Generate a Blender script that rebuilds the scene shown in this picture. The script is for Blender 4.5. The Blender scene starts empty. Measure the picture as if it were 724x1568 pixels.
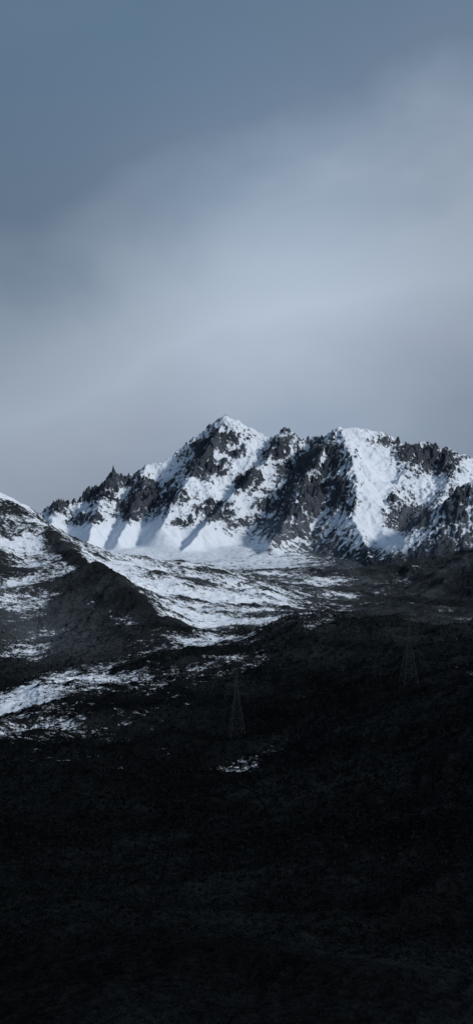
import bpy, math, numpy as np
from mathutils import Vector
K=2734.0; CU=362.0; HV=900.0
rng=np.random.RandomState(7)
PERM=rng.permutation(256).astype(np.int32); PERM=np.concatenate([PERM,PERM])
ANG=rng.rand(256)*2*np.pi; GX=np.cos(ANG).astype(np.float32); GY=np.sin(ANG).astype(np.float32)
def perlin(x,y,seed=0):
    x=x.astype(np.float32)+seed*17.37; y=y.astype(np.float32)+seed*9.71
    xf=np.floor(x); yf=np.floor(y); xi=xf.astype(np.int32)&255; yi=yf.astype(np.int32)&255
    fx=x-xf; fy=y-yf
    u=fx*fx*fx*(fx*(fx*6-15)+10); v=fy*fy*fy*(fy*(fy*6-15)+10)
    def g(ix,iy,dx,dy):
        h=PERM[(PERM[ix&255]+iy)&255]; return GX[h]*dx+GY[h]*dy
    a=g(xi,yi,fx,fy); b=g(xi+1,yi,fx-1,fy); c=g(xi,yi+1,fx,fy-1); d=g(xi+1,yi+1,fx-1,fy-1)
    return ((a+(b-a)*u)*(1-v)+(c+(d-c)*u)*v)*1.5
def fbm(x,y,wl,octs,gain=.5,seed=0):
    s=0; a=1; t=0
    for i in range(octs):
        s=s+a*perlin(x/wl,y/wl,seed+i); t+=a; a*=gain; wl/=2.03
    return s/t
def ridged(x,y,wl,octs,gain=.5,seed=0):
    s=0; a=1; t=0; w=1
    for i in range(octs):
        n=1-np.abs(perlin(x/wl,y/wl,seed+i)); n=n*n
        s=s+a*n*w; w=np.clip(n*1.4,0,1); t+=a; a*=gain; wl/=2.07
    return s/t
def sstep(a,b,x):
    t=np.clip((x-a)/(b-a),0,1); return t*t*(3-2*t)
def W(u,v,D): return ((u-CU)/K*D, D, (HV-v)/K*D)

# ------------------------------------------------ valley terrain (survey points: bearing, drop, distance, scrub cover)
CP=[(-250,640,2600,.4),(-120,700,2550,.3),(0,755,2500,.3),(60,795,2500,.2),(110,826,2560,.2),(165,850,2700,.22),
(240,858,2950,.33),(310,866,3150,.35),(345,880,3250,.4),(400,892,3350,.45),(470,908,3500,.5),(560,925,3600,.7),
(-250,780,3200,.4),(0,840,3100,.3),(100,870,3200,.3),(200,885,3500,.3),(300,885,3800,.3),(0,850,4000,.3),(200,880,4300,.3),
(-250,800,2100,.4),(-120,860,2050,.4),(0,825,2300,.4),(0,880,2130,.42),(-100,960,1800,.6),(0,970,1850,.6),(0,1035,1650,.8),
(50,850,2290,.25),(70,905,2080,.42),(50,985,1840,.65),
(80,818,2420,.2),(130,856,2250,.3),(200,914,2050,.35),(275,968,1900,.5),
(110,935,2010,.62),(160,970,1880,.88),(90,990,1800,.82),
(165,880,2450,.15),(220,905,2300,.16),(280,940,2150,.24),(330,958,2080,.38),(260,885,2600,.28),(330,905,2600,.25),(400,925,2500,.35),(370,972,1950,.5),
(430,952,1900,.7),(480,940,1950,.68),(540,945,1950,.66),(600,952,1950,.85),(724,962,1900,.85),(900,940,1900,.9),
(480,945,2400,.55),(600,960,2400,.9),(724,965,2500,1.),(480,928,2900,.5),(600,930,3000,.9),(724,900,3700,1.1),(900,860,3700,1.1),
(400,876,4100,.42),(500,874,4200,.55),(600,868,4300,.75),(724,840,4300,1.),(900,800,4400,1.),(300,882,4300,.33),
(362,885,4800,.3),(724,880,4800,.9),(0,880,4800,.3),(-250,850,4800,.3),(900,870,4900,.9),
(-250,1000,1500,.8),(0,1090,1350,.52),(130,1045,1500,.40),(60,1060,1470,.38),(200,1025,1600,.72),(200,1090,1300,.74),(300,1020,1560,.78),
(362,1125,1230,.95),(430,1000,1600,.9),(430,1060,1400,1),(520,1080,1250,1),(600,1000,1550,.93),(625,1052,1250,.97),(724,1020,1400,.74),(900,1000,1300,1),
(-250,1200,900,.9),(0,1220,900,.84),(150,1180,1000,.75),(220,1230,900,.97),(362,1240,850,1.05),(520,1220,850,1.2),(610,1150,980,.85),(724,1180,850,1.1),(950,1150,850,1.2)]
for uu in (-250,0,362,724,950):
    CP+=[(uu,1380,520,1.3),(uu,1600,320,1.5),(uu,2100,150,1.5)]
cu=np.array([(c[0]-CU)/300 for c in CP]); cd=np.array([math.log(c[2])*3.2 for c in CP])
cz=np.array([W(*c[:3])[2] for c in CP]); cm=np.array([c[3] for c in CP])
def tps(r2): return 0.5*r2*np.log(r2+1e-9)
n=len(CP)
A=np.zeros((n+3,n+3)); R2=(cu[:,None]-cu)**2+(cd[:,None]-cd)**2
A[:n,:n]=tps(R2)+np.eye(n)*1e-3; A[:n,n]=1; A[:n,n+1]=cu; A[:n,n+2]=cd; A[n:,:n]=A[:n,n:].T
wz=np.linalg.solve(A,np.concatenate([cz,[0,0,0]]))
def seg_dist(x,y,pts):
    best=None
    for (x0,y0),(x1,y1) in zip(pts[:-1],pts[1:]):
        dx,dy=x1-x0,y1-y0; L=dx*dx+dy*dy
        t=np.clip(((x-x0)*dx+(y-y0)*dy)/L,0,1)
        px=x-(x0+t*dx); py=y-(y0+t*dy); d=np.sqrt(px*px+py*py)
        side=np.sign(px*dy-py*dx)
        sd=d*side
        if best is None: best=sd
        else: best=np.where(np.abs(sd)<np.abs(best),sd,best)
    return best
L2=[W(*p)[:2] for p in [(60,800,2480),(80,818,2420),(130,856,2250),(200,914,2050),(278,970,1890)]]
GUL=W(55,960,1900)
def gully(x,y): return np.exp(-(((x-GUL[0]+.25*(y-GUL[1]))/62)**2+((y-GUL[1])/160)**2))
def valley(x,y):
    p=x/y*K/300; q=np.log(y)*3.2
    z=wz[n]+wz[n+1]*p+wz[n+2]*q; ms=np.zeros_like(x); ws=np.full_like(x,1e-9)
    for i in range(n):
        r2=(p-cu[i])**2+(q-cd[i])**2
        z=z+wz[i]*tps(r2)
        w=1/(r2+.006)**1.6; ms+=w*cm[i]; ws+=w
    m=ms/ws
    amp=np.interp(y,[150,600,1400,3000,4800],[3.0,8,10,12,16])*(1-.45*gully(x,y))
    rv=ridged(x-.35*y+15*fbm(x,y,90,2,.5,8),y*.55,100,6,.55,11)
    z=z+amp*fbm(x,y,170,6,.55,3)*1.3+amp*1.1*(rv-.45)
    z=z+np.interp(y,[150,1000,5000],[.9,1.6,2.4])*fbm(x,y,12,4,.65,23)
    sd=seg_dist(x+8*fbm(x,y,60,3,.5,31),y,L2)
    z=z+8*np.exp(-(sd/26.)**2)
    return z,m,sd,rv
# ------------------------------------------------ big mountain
RG=[
([(-300,850,5400),(-100,835,5500),(20,812,5600),(62,793,5700),(78,774,5700),(98,769,5700),(112,773,5720),(150,746,5800),(176,728,5850),(192,735,5860),(208,728,5880),(226,714,5900),(250,709,5920),(272,692,5950),(300,670,5980),(322,652,6000),(345,637,6000),(366,647,6010),(388,658,6020),(412,673,6020),(434,659,5980),(450,665,5980),(466,676,6000),(486,672,5960),(502,668,5900),(520,651,5850),(548,656,5880),(580,662,5930),(602,670,5980),(622,680,6000),(650,680,6020),(686,690,6050),(724,703,6100),(850,715,6200),(1100,760,6300)],.98),
([(520,655,5850),(538,695,5650),(548,745,5420),(540,795,5220),(560,840,5000),(575,872,4800)],.85),
([(505,680,5780),(470,735,5520),(440,790,5300),(415,835,5080)],.95),
([(434,663,5980),(412,700,5780),(378,735,5620),(340,778,5450),(305,812,5280),(280,842,5150)],.95),
([(412,673,6020),(385,700,5850),(368,730,5750)],1.),
([(345,640,6000),(325,680,5830),(300,722,5650),(268,765,5450),(248,806,5300)],.95),
([(226,714,5900),(218,745,5700),(205,785,5480),(180,830,5250)],.85),
([(176,728,5850),(158,765,5600),(140,802,5400),(130,840,5200)],.85),
([(98,769,5700),(80,800,5500),(60,830,5300)],.85),
([(602,670,5980),(620,715,5750),(600,765,5500),(585,810,5250),(600,860,4900)],.7),
([(686,690,6050),(690,735,5700),(665,780,5400),(650,820,5150)],.7),
([(1100,560,5400),(900,645,5250),(790,700,5150),(740,727,5080),(724,737,5050),(702,756,5000),(688,782,4950),(665,825,4860),(635,862,4760)],.8),
]
OUT=[(310,690,20,18),(340,675,20,16),(318,718,30,13),(378,738,22,14),(330,785,28,12),(262,760,16,16),(222,762,24,24),(205,785,26,16),(145,752,30,14),(172,740,22,12),(90,775,24,8),
(430,692,22,13),(455,720,22,18),(500,705,28,24),(480,745,36,26),(450,780,38,18),(518,760,22,28),(440,815,50,14),(500,830,45,20),(540,855,40,20),(400,800,40,8),
(632,694,28,10),(655,702,24,16),(680,710,16,16),(600,765,10,8),(625,795,36,18),(600,676,22,5),(694,790,22,20),(712,765,18,14),(690,850,60,34),(620,880,70,20),(145,795,16,8),(120,800,14,6),(285,800,16,6),(360,692,14,8)]
SN=[(575,730,34,36),(560,790,18,26),(660,745,40,14),(345,652,16,7),(400,680,12,8),(340,745,18,14),(260,830,60,16),(180,815,40,14),(540,680,12,14),(600,830,20,8),(230,722,22,8),(255,708,20,8),(285,684,14,9),(307,664,12,7),(375,655,20,7),(360,715,16,8),(290,745,14,10),(370,775,12,20),(120,780,16,6),(185,755,10,14)]
SCREE=[(420,810,70,22),(480,840,60,20),(625,795,40,22),(560,870,60,16),(680,860,60,40)]
def mountain(x,y):
    wx=x+13*fbm(x,y,230,4,.5,41)+6*fbm(x,y,45,3,.5,45); wy=y+24*fbm(x,y,230,4,.5,51)+8*fbm(x,y,50,3,.5,47)
    fl=np.interp(y,[4200,4400,4600,5000,5500,7400],[-110,-10,36,80,150,120])+20*fbm(x,y,300,6,.55,61)
    h=fl.copy()
    for pts,s in RG:
        P=[W(*p) for p in pts]; rz=None
        for a,b in zip(P[:-1],P[1:]):
            dx,dy=b[0]-a[0],b[1]-a[1]; L=dx*dx+dy*dy
            t=np.clip(((wx-a[0])*dx+(wy-a[1])*dy)/L,0,1)
            px=wx-(a[0]+t*dx); py=wy-(a[1]+t*dy); d=np.sqrt(px*px+py*py)
            zz=a[2]+t*(b[2]-a[2])-s*d*(1-.35*d/(d+500))
            rz=zz if rz is None else np.maximum(rz,zz)
        k=5.; mx=np.maximum(h,rz); h=mx+k*np.log(np.exp((h-mx)/k)+np.exp((rz-mx)/k))
    h=np.minimum(h,np.interp(y,[4300,4420,4700,5000,7400],[-60,40,200,700,900]))
    up=sstep(0,120,h-fl)
    pu=CU+x/y*K
    rk=np.zeros_like(x); sn=np.zeros_like(x); sc=np.zeros_like(x)
    hv=HV-h/y*K
    jx=pu+14*fbm(x,y,80,5,.68,71); jv=hv+11*fbm(x,y,80,5,.68,77)
    for (u,v,a,b) in OUT: rk=np.maximum(rk,np.exp(-.8*(((jx-u)/a)**2+((jv-v)/b)**2)))
    for (u,v,a,b) in SN: sn=np.maximum(sn,np.exp(-.9*(((jx-u)/a)**2+((jv-v)/b)**2)))
    for (u,v,a,b) in SCREE: sc=np.maximum(sc,np.exp(-.9*(((jx-u)/a)**2+((jv-v)/b)**2)))
    xs=x-.45*y
    rib=ridged(xs+20*fbm(x,y,120,2,.5,6),y*.45,110,5,.55,81)
    rib2=ridged(xs+16*fbm(x,y,50,2,.5,5),y*.6,38,5,.62,91)
    rib3=ridged(x+.5*y+10*fbm(x,y,40,2,.5,15),y*.9,24,4,.65,191)
    rib4=ridged((x-.3*y)+9*fbm(x,y,60,3,.5,25),y*.22,22,3,.6,291)
    def win(a,b): return sstep(a-12,a+12,pu)*sstep(b+12,b-12,pu)
    cw=(win(60,215)+win(415,515)+win(600,705)+.55*win(215,330))*sstep(5450,5650,y)
    crag=ridged(x,y,30,4,.6,231)
    h=h+cw*20*(crag-.42)
    h=h+up*((14+26*rk)*(rib-.45)+(8+24*rk)*(rib2-.45)+(4+18*rk)*(rib3-.45)+(2+16*rk)*(rib4-.45))+ (1.2+7*rk)*fbm(x,y,14,4,.75,99)
    return h,rk,sn,sc,up,rib,rib2,rib3,rib4

def grid(a0,a1,na,ys,func,name,mat):
    a=np.linspace(a0,a1,na); Y,Aa=np.meshgrid(ys,a,indexing='ij'); X=(Aa*Y); 
    z,cover,tone=func(X,Y)
    nr=len(ys); co=np.stack([X,Y,z],-1).reshape(-1,3).astype(np.float32)
    idx=np.arange(nr*na).reshape(nr,na)
    f=np.stack([idx[:-1,:-1],idx[:-1,1:],idx[1:,1:],idx[1:,:-1]],-1).reshape(-1,4).astype(np.int32)
    me=bpy.data.meshes.new(name); me.vertices.add(len(co)); me.vertices.foreach_set('co',co.ravel())
    me.loops.add(f.size); me.loops.foreach_set('vertex_index',f.ravel())
    me.polygons.add(len(f)); me.polygons.foreach_set('loop_start',np.arange(0,f.size,4,dtype=np.int32))
    me.polygons.foreach_set('use_smooth',np.ones(len(f),dtype=bool))
    for nm,arr in (('cover',cover),('tone',tone)):
        at=me.attributes.new(nm,'FLOAT','POINT'); at.data.foreach_set('value',arr.astype(np.float32).ravel())
    me.update(calc_edges=True); me.materials.append(mat)
    ob=bpy.data.objects.new(name,me); bpy.context.scene.collection.objects.link(ob); return ob

def slope_of(z,X,Y):
    gy=np.gradient(z,axis=0)/np.gradient(Y,axis=0); gx=np.gradient(z,axis=1)/np.gradient(X,axis=1)
    return gx,gy
def f_valley(X,Y):
    z,m,sd,rv=valley(X,Y)
    gx,gy=slope_of(z,X,Y)
    band=np.exp(-((sd-12)/(10.+7*sstep(2300,1950,Y)))**2)
    yy=sstep(2420,2300,Y)*sstep(1840,1900,Y)
    m=m+ .95*band*yy
    m=m+.72*fbm(X-.4*Y,Y*.6,120,7,.62,121)+.2*np.clip(np.abs(gx)+np.abs(gy)-.35,0,1)+.4*(rv-.45)
    tone=np.interp(Y,[150,900,1300,1700,2000,3200,4500],[.0075,.007,.0075,.014,.025,.04,.055])*np.exp(1.5*fbm(X,Y,110,6,.6,151))  # scrub albedo with cloud shadow painted in: near slope goes almost black
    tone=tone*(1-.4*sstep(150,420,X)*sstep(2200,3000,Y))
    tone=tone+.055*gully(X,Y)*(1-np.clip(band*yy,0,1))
    return z,m,tone
def f_mtn(X,Y):
    z,rk,sn,sc,up,rib,rib2,rib3,rib4=mountain(X,Y)
    gx,gy=slope_of(z,X,Y); sl=np.sqrt(gx*gx+gy*gy)
    m=.08+.34*rk+.34*sstep(.95,1.9,sl)+.18*sstep(.1,1.1,gx)*up -.5*sn*(1-rk*.3)+(.28+.8*rk)*(rib2-.45)+(.15+.9*rk)*(rib3-.45)+(.35+1.*rk)*(rib4-.45)*up+.3*(rib-.45)*up+.28*fbm(X-.45*Y,Y*.5,60,6,.68,131)
    m=m+.20*sc
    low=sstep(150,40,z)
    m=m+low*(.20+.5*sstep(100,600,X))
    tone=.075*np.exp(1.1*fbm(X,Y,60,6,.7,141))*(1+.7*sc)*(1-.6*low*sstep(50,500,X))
    return z,m,tone

def terrain_mat(name,fine,amp,bump,rockc,w,sb,k2):
    m=bpy.data.materials.new(name); m.use_nodes=True; N=m.node_tree.nodes; Lk=m.node_tree.links
    b=N['Principled BSDF']; b.inputs['Roughness'].default_value=1; b.inputs['Specular IOR Level'].default_value=0
    tc=N.new('ShaderNodeTexCoord')
    def noise(sc,det,ro):
        t=N.new('ShaderNodeTexNoise'); t.inputs['Scale'].default_value=sc; t.inputs['Detail'].default_value=det; t.inputs['Roughness'].default_value=ro
        Lk.new(tc.outputs['Object'],t.inputs['Vector']); return t.outputs['Fac']
    def math_(op,a,bb,c=None):
        t=N.new('ShaderNodeMath'); t.operation=op
        for i,v in enumerate((a,bb,c)):
            if v is None: continue
            if isinstance(v,(int,float)): t.inputs[i].default_value=v
            else: Lk.new(v,t.inputs[i])
        return t.outputs[0]
    at=N.new('ShaderNodeAttribute'); at.attribute_name='cover'
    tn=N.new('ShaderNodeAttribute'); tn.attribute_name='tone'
    n1=noise(fine,5,.7); n2=noise(fine*4,3,.65)
    s=math_('MULTIPLY_ADD',math_('SUBTRACT',n1,.5),amp,at.outputs['Fac'])
    s=math_('MULTIPLY_ADD',math_('SUBTRACT',n2,.5),amp*k2,s)
    mr=N.new('ShaderNodeMapRange'); mr.interpolation_type='SMOOTHSTEP'; mr.inputs['From Min'].default_value=.5-w; mr.inputs['From Max'].default_value=.5+w
    Lk.new(s,mr.inputs['Value'])
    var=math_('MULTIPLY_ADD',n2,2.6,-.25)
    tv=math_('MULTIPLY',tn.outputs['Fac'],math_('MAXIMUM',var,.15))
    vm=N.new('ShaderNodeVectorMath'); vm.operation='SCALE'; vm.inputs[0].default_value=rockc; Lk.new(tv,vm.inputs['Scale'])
    mx=N.new('ShaderNodeMix'); mx.data_type='RGBA'; Lk.new(mr.outputs[0],mx.inputs[0])
    mx.inputs[6].default_value=(.76,.82,.89,1); Lk.new(vm.outputs[0],mx.inputs[7])
    Lk.new(mx.outputs[2],b.inputs['Base Color'])
    bp=N.new('ShaderNodeBump'); bp.inputs['Strength'].default_value=1.; bp.inputs['Distance'].default_value=bump
    hh=math_('MULTIPLY',n1,math_('MULTIPLY_ADD',mr.outputs[0],1-sb,sb))
    Lk.new(hh,bp.inputs['Height']); Lk.new(bp.outputs[0],b.inputs['Normal'])
    return m
matM=terrain_mat('snow_and_rock',.07,1.1,12,(.86,1.0,1.2),.11,.07,.65)
matV=terrain_mat('snow_and_scrub',.09,1.1,5,(.84,1.0,1.1),.11,.15,.5)
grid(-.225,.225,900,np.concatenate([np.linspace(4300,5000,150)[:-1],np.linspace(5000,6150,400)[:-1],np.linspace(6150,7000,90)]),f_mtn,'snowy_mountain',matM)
NA=800
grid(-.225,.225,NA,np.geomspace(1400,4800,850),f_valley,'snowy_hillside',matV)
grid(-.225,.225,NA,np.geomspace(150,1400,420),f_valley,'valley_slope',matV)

# low scrub and dwarf conifers over the dark slopes: one object of many leaf clumps
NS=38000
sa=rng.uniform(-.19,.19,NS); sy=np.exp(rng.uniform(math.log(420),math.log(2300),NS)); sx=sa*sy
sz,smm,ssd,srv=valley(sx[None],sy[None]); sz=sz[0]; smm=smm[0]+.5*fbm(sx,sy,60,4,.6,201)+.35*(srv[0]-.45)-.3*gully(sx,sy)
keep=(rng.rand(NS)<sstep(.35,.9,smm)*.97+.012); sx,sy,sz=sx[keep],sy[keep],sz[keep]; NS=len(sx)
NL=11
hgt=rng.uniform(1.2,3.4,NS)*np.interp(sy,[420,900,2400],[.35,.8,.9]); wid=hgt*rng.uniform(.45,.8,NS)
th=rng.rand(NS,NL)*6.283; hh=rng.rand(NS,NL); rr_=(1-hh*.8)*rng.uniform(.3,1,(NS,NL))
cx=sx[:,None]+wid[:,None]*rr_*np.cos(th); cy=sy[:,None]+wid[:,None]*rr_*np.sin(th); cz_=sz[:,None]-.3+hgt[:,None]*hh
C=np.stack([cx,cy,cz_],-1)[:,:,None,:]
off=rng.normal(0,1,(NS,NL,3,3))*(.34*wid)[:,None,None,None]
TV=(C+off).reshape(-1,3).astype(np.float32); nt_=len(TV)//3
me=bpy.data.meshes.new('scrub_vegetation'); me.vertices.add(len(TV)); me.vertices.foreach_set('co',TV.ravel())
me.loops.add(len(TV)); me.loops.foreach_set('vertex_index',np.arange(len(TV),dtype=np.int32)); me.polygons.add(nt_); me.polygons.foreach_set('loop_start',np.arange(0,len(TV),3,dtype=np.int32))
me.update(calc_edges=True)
vm_=bpy.data.materials.new('scrub_foliage'); vm_.use_nodes=True; q=vm_.node_tree; b=q.nodes['Principled BSDF']; b.inputs['Roughness'].default_value=1; b.inputs['Specular IOR Level'].default_value=0
t=q.nodes.new('ShaderNodeTexNoise'); t.inputs['Scale'].default_value=.02; t.inputs['Detail'].default_value=5; tc=q.nodes.new('ShaderNodeTexCoord'); q.links.new(tc.outputs['Object'],t.inputs['Vector'])
r=q.nodes.new('ShaderNodeValToRGB'); r.color_ramp.elements[0].position=.35; r.color_ramp.elements[1].position=.75; r.color_ramp.elements[0].color=(.0055,.0078,.0085,1); r.color_ramp.elements[1].color=(.010,.0135,.0145,1)  # dark foliage, lowered further so the foreground cloud shadow is in its colour
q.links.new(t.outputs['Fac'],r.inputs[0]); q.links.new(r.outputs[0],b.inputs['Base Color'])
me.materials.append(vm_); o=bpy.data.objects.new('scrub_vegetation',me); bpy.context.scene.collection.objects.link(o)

# ground sheet to the horizon
me=bpy.data.meshes.new('ground'); S=60000
me.from_pydata([(-S,-S,-330),(S,-S,-330),(S,S,-330),(-S,S,-330)],[],[(0,1,2,3)])
g=bpy.data.objects.new('ground',me); bpy.context.scene.collection.objects.link(g)
gm=bpy.data.materials.new('dark_scrub_ground'); gm.use_nodes=True; nt=gm.node_tree
t=nt.nodes.new('ShaderNodeTexNoise'); t.inputs['Scale'].default_value=.01; t.inputs['Detail'].default_value=8
tc=nt.nodes.new('ShaderNodeTexCoord'); nt.links.new(tc.outputs['Object'],t.inputs['Vector'])
r=nt.nodes.new('ShaderNodeValToRGB'); r.color_ramp.elements[0].color=(.008,.01,.011,1); r.color_ramp.elements[1].color=(.03,.035,.038,1)
nt.links.new(t.outputs['Fac'],r.inputs[0]); nt.links.new(r.outputs[0],nt.nodes['Principled BSDF'].inputs['Base Color']); nt.nodes['Principled BSDF'].inputs['Roughness'].default_value=.95
me.materials.append(gm)

# transmission towers
sm=bpy.data.materials.new('weathered_steel'); sm.use_nodes=True; b=sm.node_tree.nodes['Principled BSDF']
tt=sm.node_tree.nodes.new('ShaderNodeTexNoise'); tt.inputs['Scale'].default_value=2.; rr=sm.node_tree.nodes.new('ShaderNodeValToRGB')
rr.color_ramp.elements[0].color=(.024,.029,.035,1); rr.color_ramp.elements[1].color=(.045,.052,.06,1)
sm.node_tree.links.new(tt.outputs['Fac'],rr.inputs[0]); sm.node_tree.links.new(rr.outputs[0],b.inputs['Base Color']); b.inputs['Roughness'].default_value=.9; b.inputs['Specular IOR Level'].default_value=.1
def beam(V,F,a,b,w):
    a=Vector(a); b=Vector(b); d=(b-a).normalized(); s=d.cross(Vector((0,0,1)) if abs(d.z)<.9 else Vector((1,0,0))).normalized()*w; t=d.cross(s).normalized()*w
    i=len(V)
    for p in (a,b):
        for q in (s+t,-s+t,-s-t,s-t): V.append(tuple(p+q))
    F+= [(i,i+1,i+5,i+4),(i+1,i+2,i+6,i+5),(i+2,i+3,i+7,i+6),(i+3,i,i+4,i+7),(i+3,i+2,i+1,i),(i+4,i+5,i+6,i+7)]
def tower(u,D,H,rot):
    x=(u-CU)/K*D; z=float(valley(np.array([[x]]),np.array([[float(D)]]))[0][0,0])
    V=[];F=[]
    def hw(h): 
        t=h/H; return (.115*(1-t/.62)+.030*(t/.62))*H if t<.62 else (.030-.024*(t-.62)/.38)*H
    lv=[0,.16,.3,.42,.53,.62,.70,.78,.86,.94,1.]
    sg=[(-1,-1),(1,-1),(1,1),(-1,1)]
    for k in range(len(lv)-1):
        h0,h1=lv[k]*H,lv[k+1]*H; a,b2=hw(h0),hw(h1)
        for i in range(4):
            j=(i+1)%4
            p0=(sg[i][0]*a,sg[i][1]*a,h0);p1=(sg[i][0]*b2,sg[i][1]*b2,h1);q0=(sg[j][0]*a,sg[j][1]*a,h0);q1=(sg[j][0]*b2,sg[j][1]*b2,h1)
            beam(V,F,p0,p1,.12); beam(V,F,p0,q1,.06); beam(V,F,q0,p1,.06); beam(V,F,p1,q1,.06)
    for h,l in ((.64,.17),(.77,.14),(.90,.11)):
        for s in (-1,1):
            w=hw(h*H)
            for yy in (-w,w):
                beam(V,F,(s*w,yy,h*H),(s*l*H,0,h*H+.2),.07); beam(V,F,(s*w,yy,(h+.045)*H),(s*l*H,0,h*H+.2),.07)
            beam(V,F,(s*l*H,0,h*H),(s*l*H,0,h*H-2.2),.12)
    m=bpy.data.meshes.new('transmission_tower'); m.from_pydata(V,[],F); m.materials.append(sm)
    o=bpy.data.objects.new('transmission_tower',m); bpy.context.scene.collection.objects.link(o)
    o.location=(x,D,z-1); o.rotation_euler=(0,0,rot)
tower(362,1230,48,.25); tower(625,1250,46,.3); tower(62,1850,40,.35)

# world
wd=bpy.data.worlds.new('World'); bpy.context.scene.world=wd; wd.use_nodes=True
N=wd.node_tree.nodes; Lk=wd.node_tree.links; bg=N['Background']
SD=Vector((.82,-.22,.50)).normalized(); el=math.asin(SD.z); az=math.atan2(SD.x,SD.y)
sky=N.new('ShaderNodeTexSky'); sky.sky_type='NISHITA'; sky.sun_disc=False; sky.sun_elevation=el; sky.sun_rotation=az
tc=N.new('ShaderNodeTexCoord'); sp=N.new('ShaderNodeSeparateXYZ'); Lk.new(tc.outputs['Generated'],sp.inputs[0])
def M(op,a,bb=None,c=None):
    t=N.new('ShaderNodeMath'); t.operation=op
    for i,v in enumerate((a,bb,c)):
        if v is None: continue
        if isinstance(v,(int,float)): t.inputs[i].default_value=v
        else: Lk.new(v,t.inputs[i])
    return t.outputs[0]
mp=N.new('ShaderNodeMapping'); mp.inputs['Rotation'].default_value=(0,math.radians(35),0); mp.inputs['Scale'].default_value=(4.5,3,7)
Lk.new(tc.outputs['Generated'],mp.inputs[0])
nz=N.new('ShaderNodeTexNoise'); nz.inputs['Scale'].default_value=1.3; nz.inputs['Detail'].default_value=4; nz.inputs['Roughness'].default_value=.5; nz.inputs['Distortion'].default_value=.3
Lk.new(mp.outputs[0],nz.inputs['Vector'])
X,Z=sp.outputs['X'],sp.outputs['Z']
e=M('MULTIPLY_ADD',X,-.34,Z)
e=M('MULTIPLY_ADD',M('SUBTRACT',nz.outputs['Fac'],.5),.13,e)
rp=N.new('ShaderNodeValToRGB'); Lk.new(e,rp.inputs[0]); cr=rp.color_ramp
def lin(c): 
    c=c/255; return c/12.92 if c<.04045 else ((c+.055)/1.055)**2.4
def L3(r,g,b): return (lin(r),lin(g),lin(b),1)
st=[(0,(138,152,173)),(.055,(144,158,178)),(.10,(160,172,190)),(.145,(173,186,203)),(.18,(163,177,194)),(.215,(134,151,171)),(.25,(109,128,150)),(.32,(94,119,143)),(.6,(98,118,142)),(1,(110,128,150))]
cr.elements[0].position=0; cr.elements[0].color=L3(*st[0][1]); cr.elements[1].position=1; cr.elements[1].color=L3(*st[-1][1])
for p,c in st[1:-1]:
    q=cr.elements.new(p); q.color=L3(*c)
dx=M('SUBTRACT',X,.025); gs=M('EXPONENT',M('MULTIPLY',M('MULTIPLY',dx,dx),-140.))
gs=M('MULTIPLY_ADD',gs,.30,.80)
hi=N.new('ShaderNodeMapRange'); Lk.new(Z,hi.inputs['Value']); hi.inputs['From Min'].default_value=.2; hi.inputs['From Max'].default_value=.3
fac=N.new('ShaderNodeMix'); fac.data_type='FLOAT'; Lk.new(hi.outputs[0],fac.inputs[0]); Lk.new(gs,fac.inputs[2]); fac.inputs[3].default_value=1.
fac2=M('MULTIPLY',fac.outputs[0],M('MULTIPLY_ADD',nz.outputs['Fac'],.2,.92))
vs=N.new('ShaderNodeVectorMath'); vs.operation='SCALE'; Lk.new(rp.outputs[0],vs.inputs[0]); Lk.new(fac2,vs.inputs['Scale'])
sv=N.new('ShaderNodeVectorMath'); sv.operation='SCALE'; Lk.new(sky.outputs[0],sv.inputs[0]); sv.inputs['Scale'].default_value=.06
mx=N.new('ShaderNodeMix'); mx.data_type='RGBA'; mx.inputs[0].default_value=.95; Lk.new(sv.outputs[0],mx.inputs[6]); Lk.new(vs.outputs[0],mx.inputs[7])
Lk.new(mx.outputs[2],bg.inputs['Color']); bg.inputs['Strength'].default_value=1.
sl=bpy.data.lights.new('sun','SUN'); sl.energy=2.15; sl.angle=math.radians(5); sl.color=(1,.975,.95)
so=bpy.data.objects.new('sun',sl); bpy.context.scene.collection.objects.link(so); so.rotation_euler=SD.to_track_quat('Z','Y').to_euler()
cam=bpy.data.cameras.new('camera'); co=bpy.data.objects.new('camera',cam); bpy.context.scene.collection.objects.link(co)
co.rotation_euler=(math.pi/2,0,0); cam.sensor_fit='VERTICAL'; cam.sensor_height=24; cam.lens=12/(784/K); cam.shift_y=116/1568
cam.clip_start=1; cam.clip_end=100000
sc=bpy.context.scene; sc.camera=co; sc.view_settings.view_transform='Standard'; sc.view_settings.look='None'; sc.view_settings.exposure=0
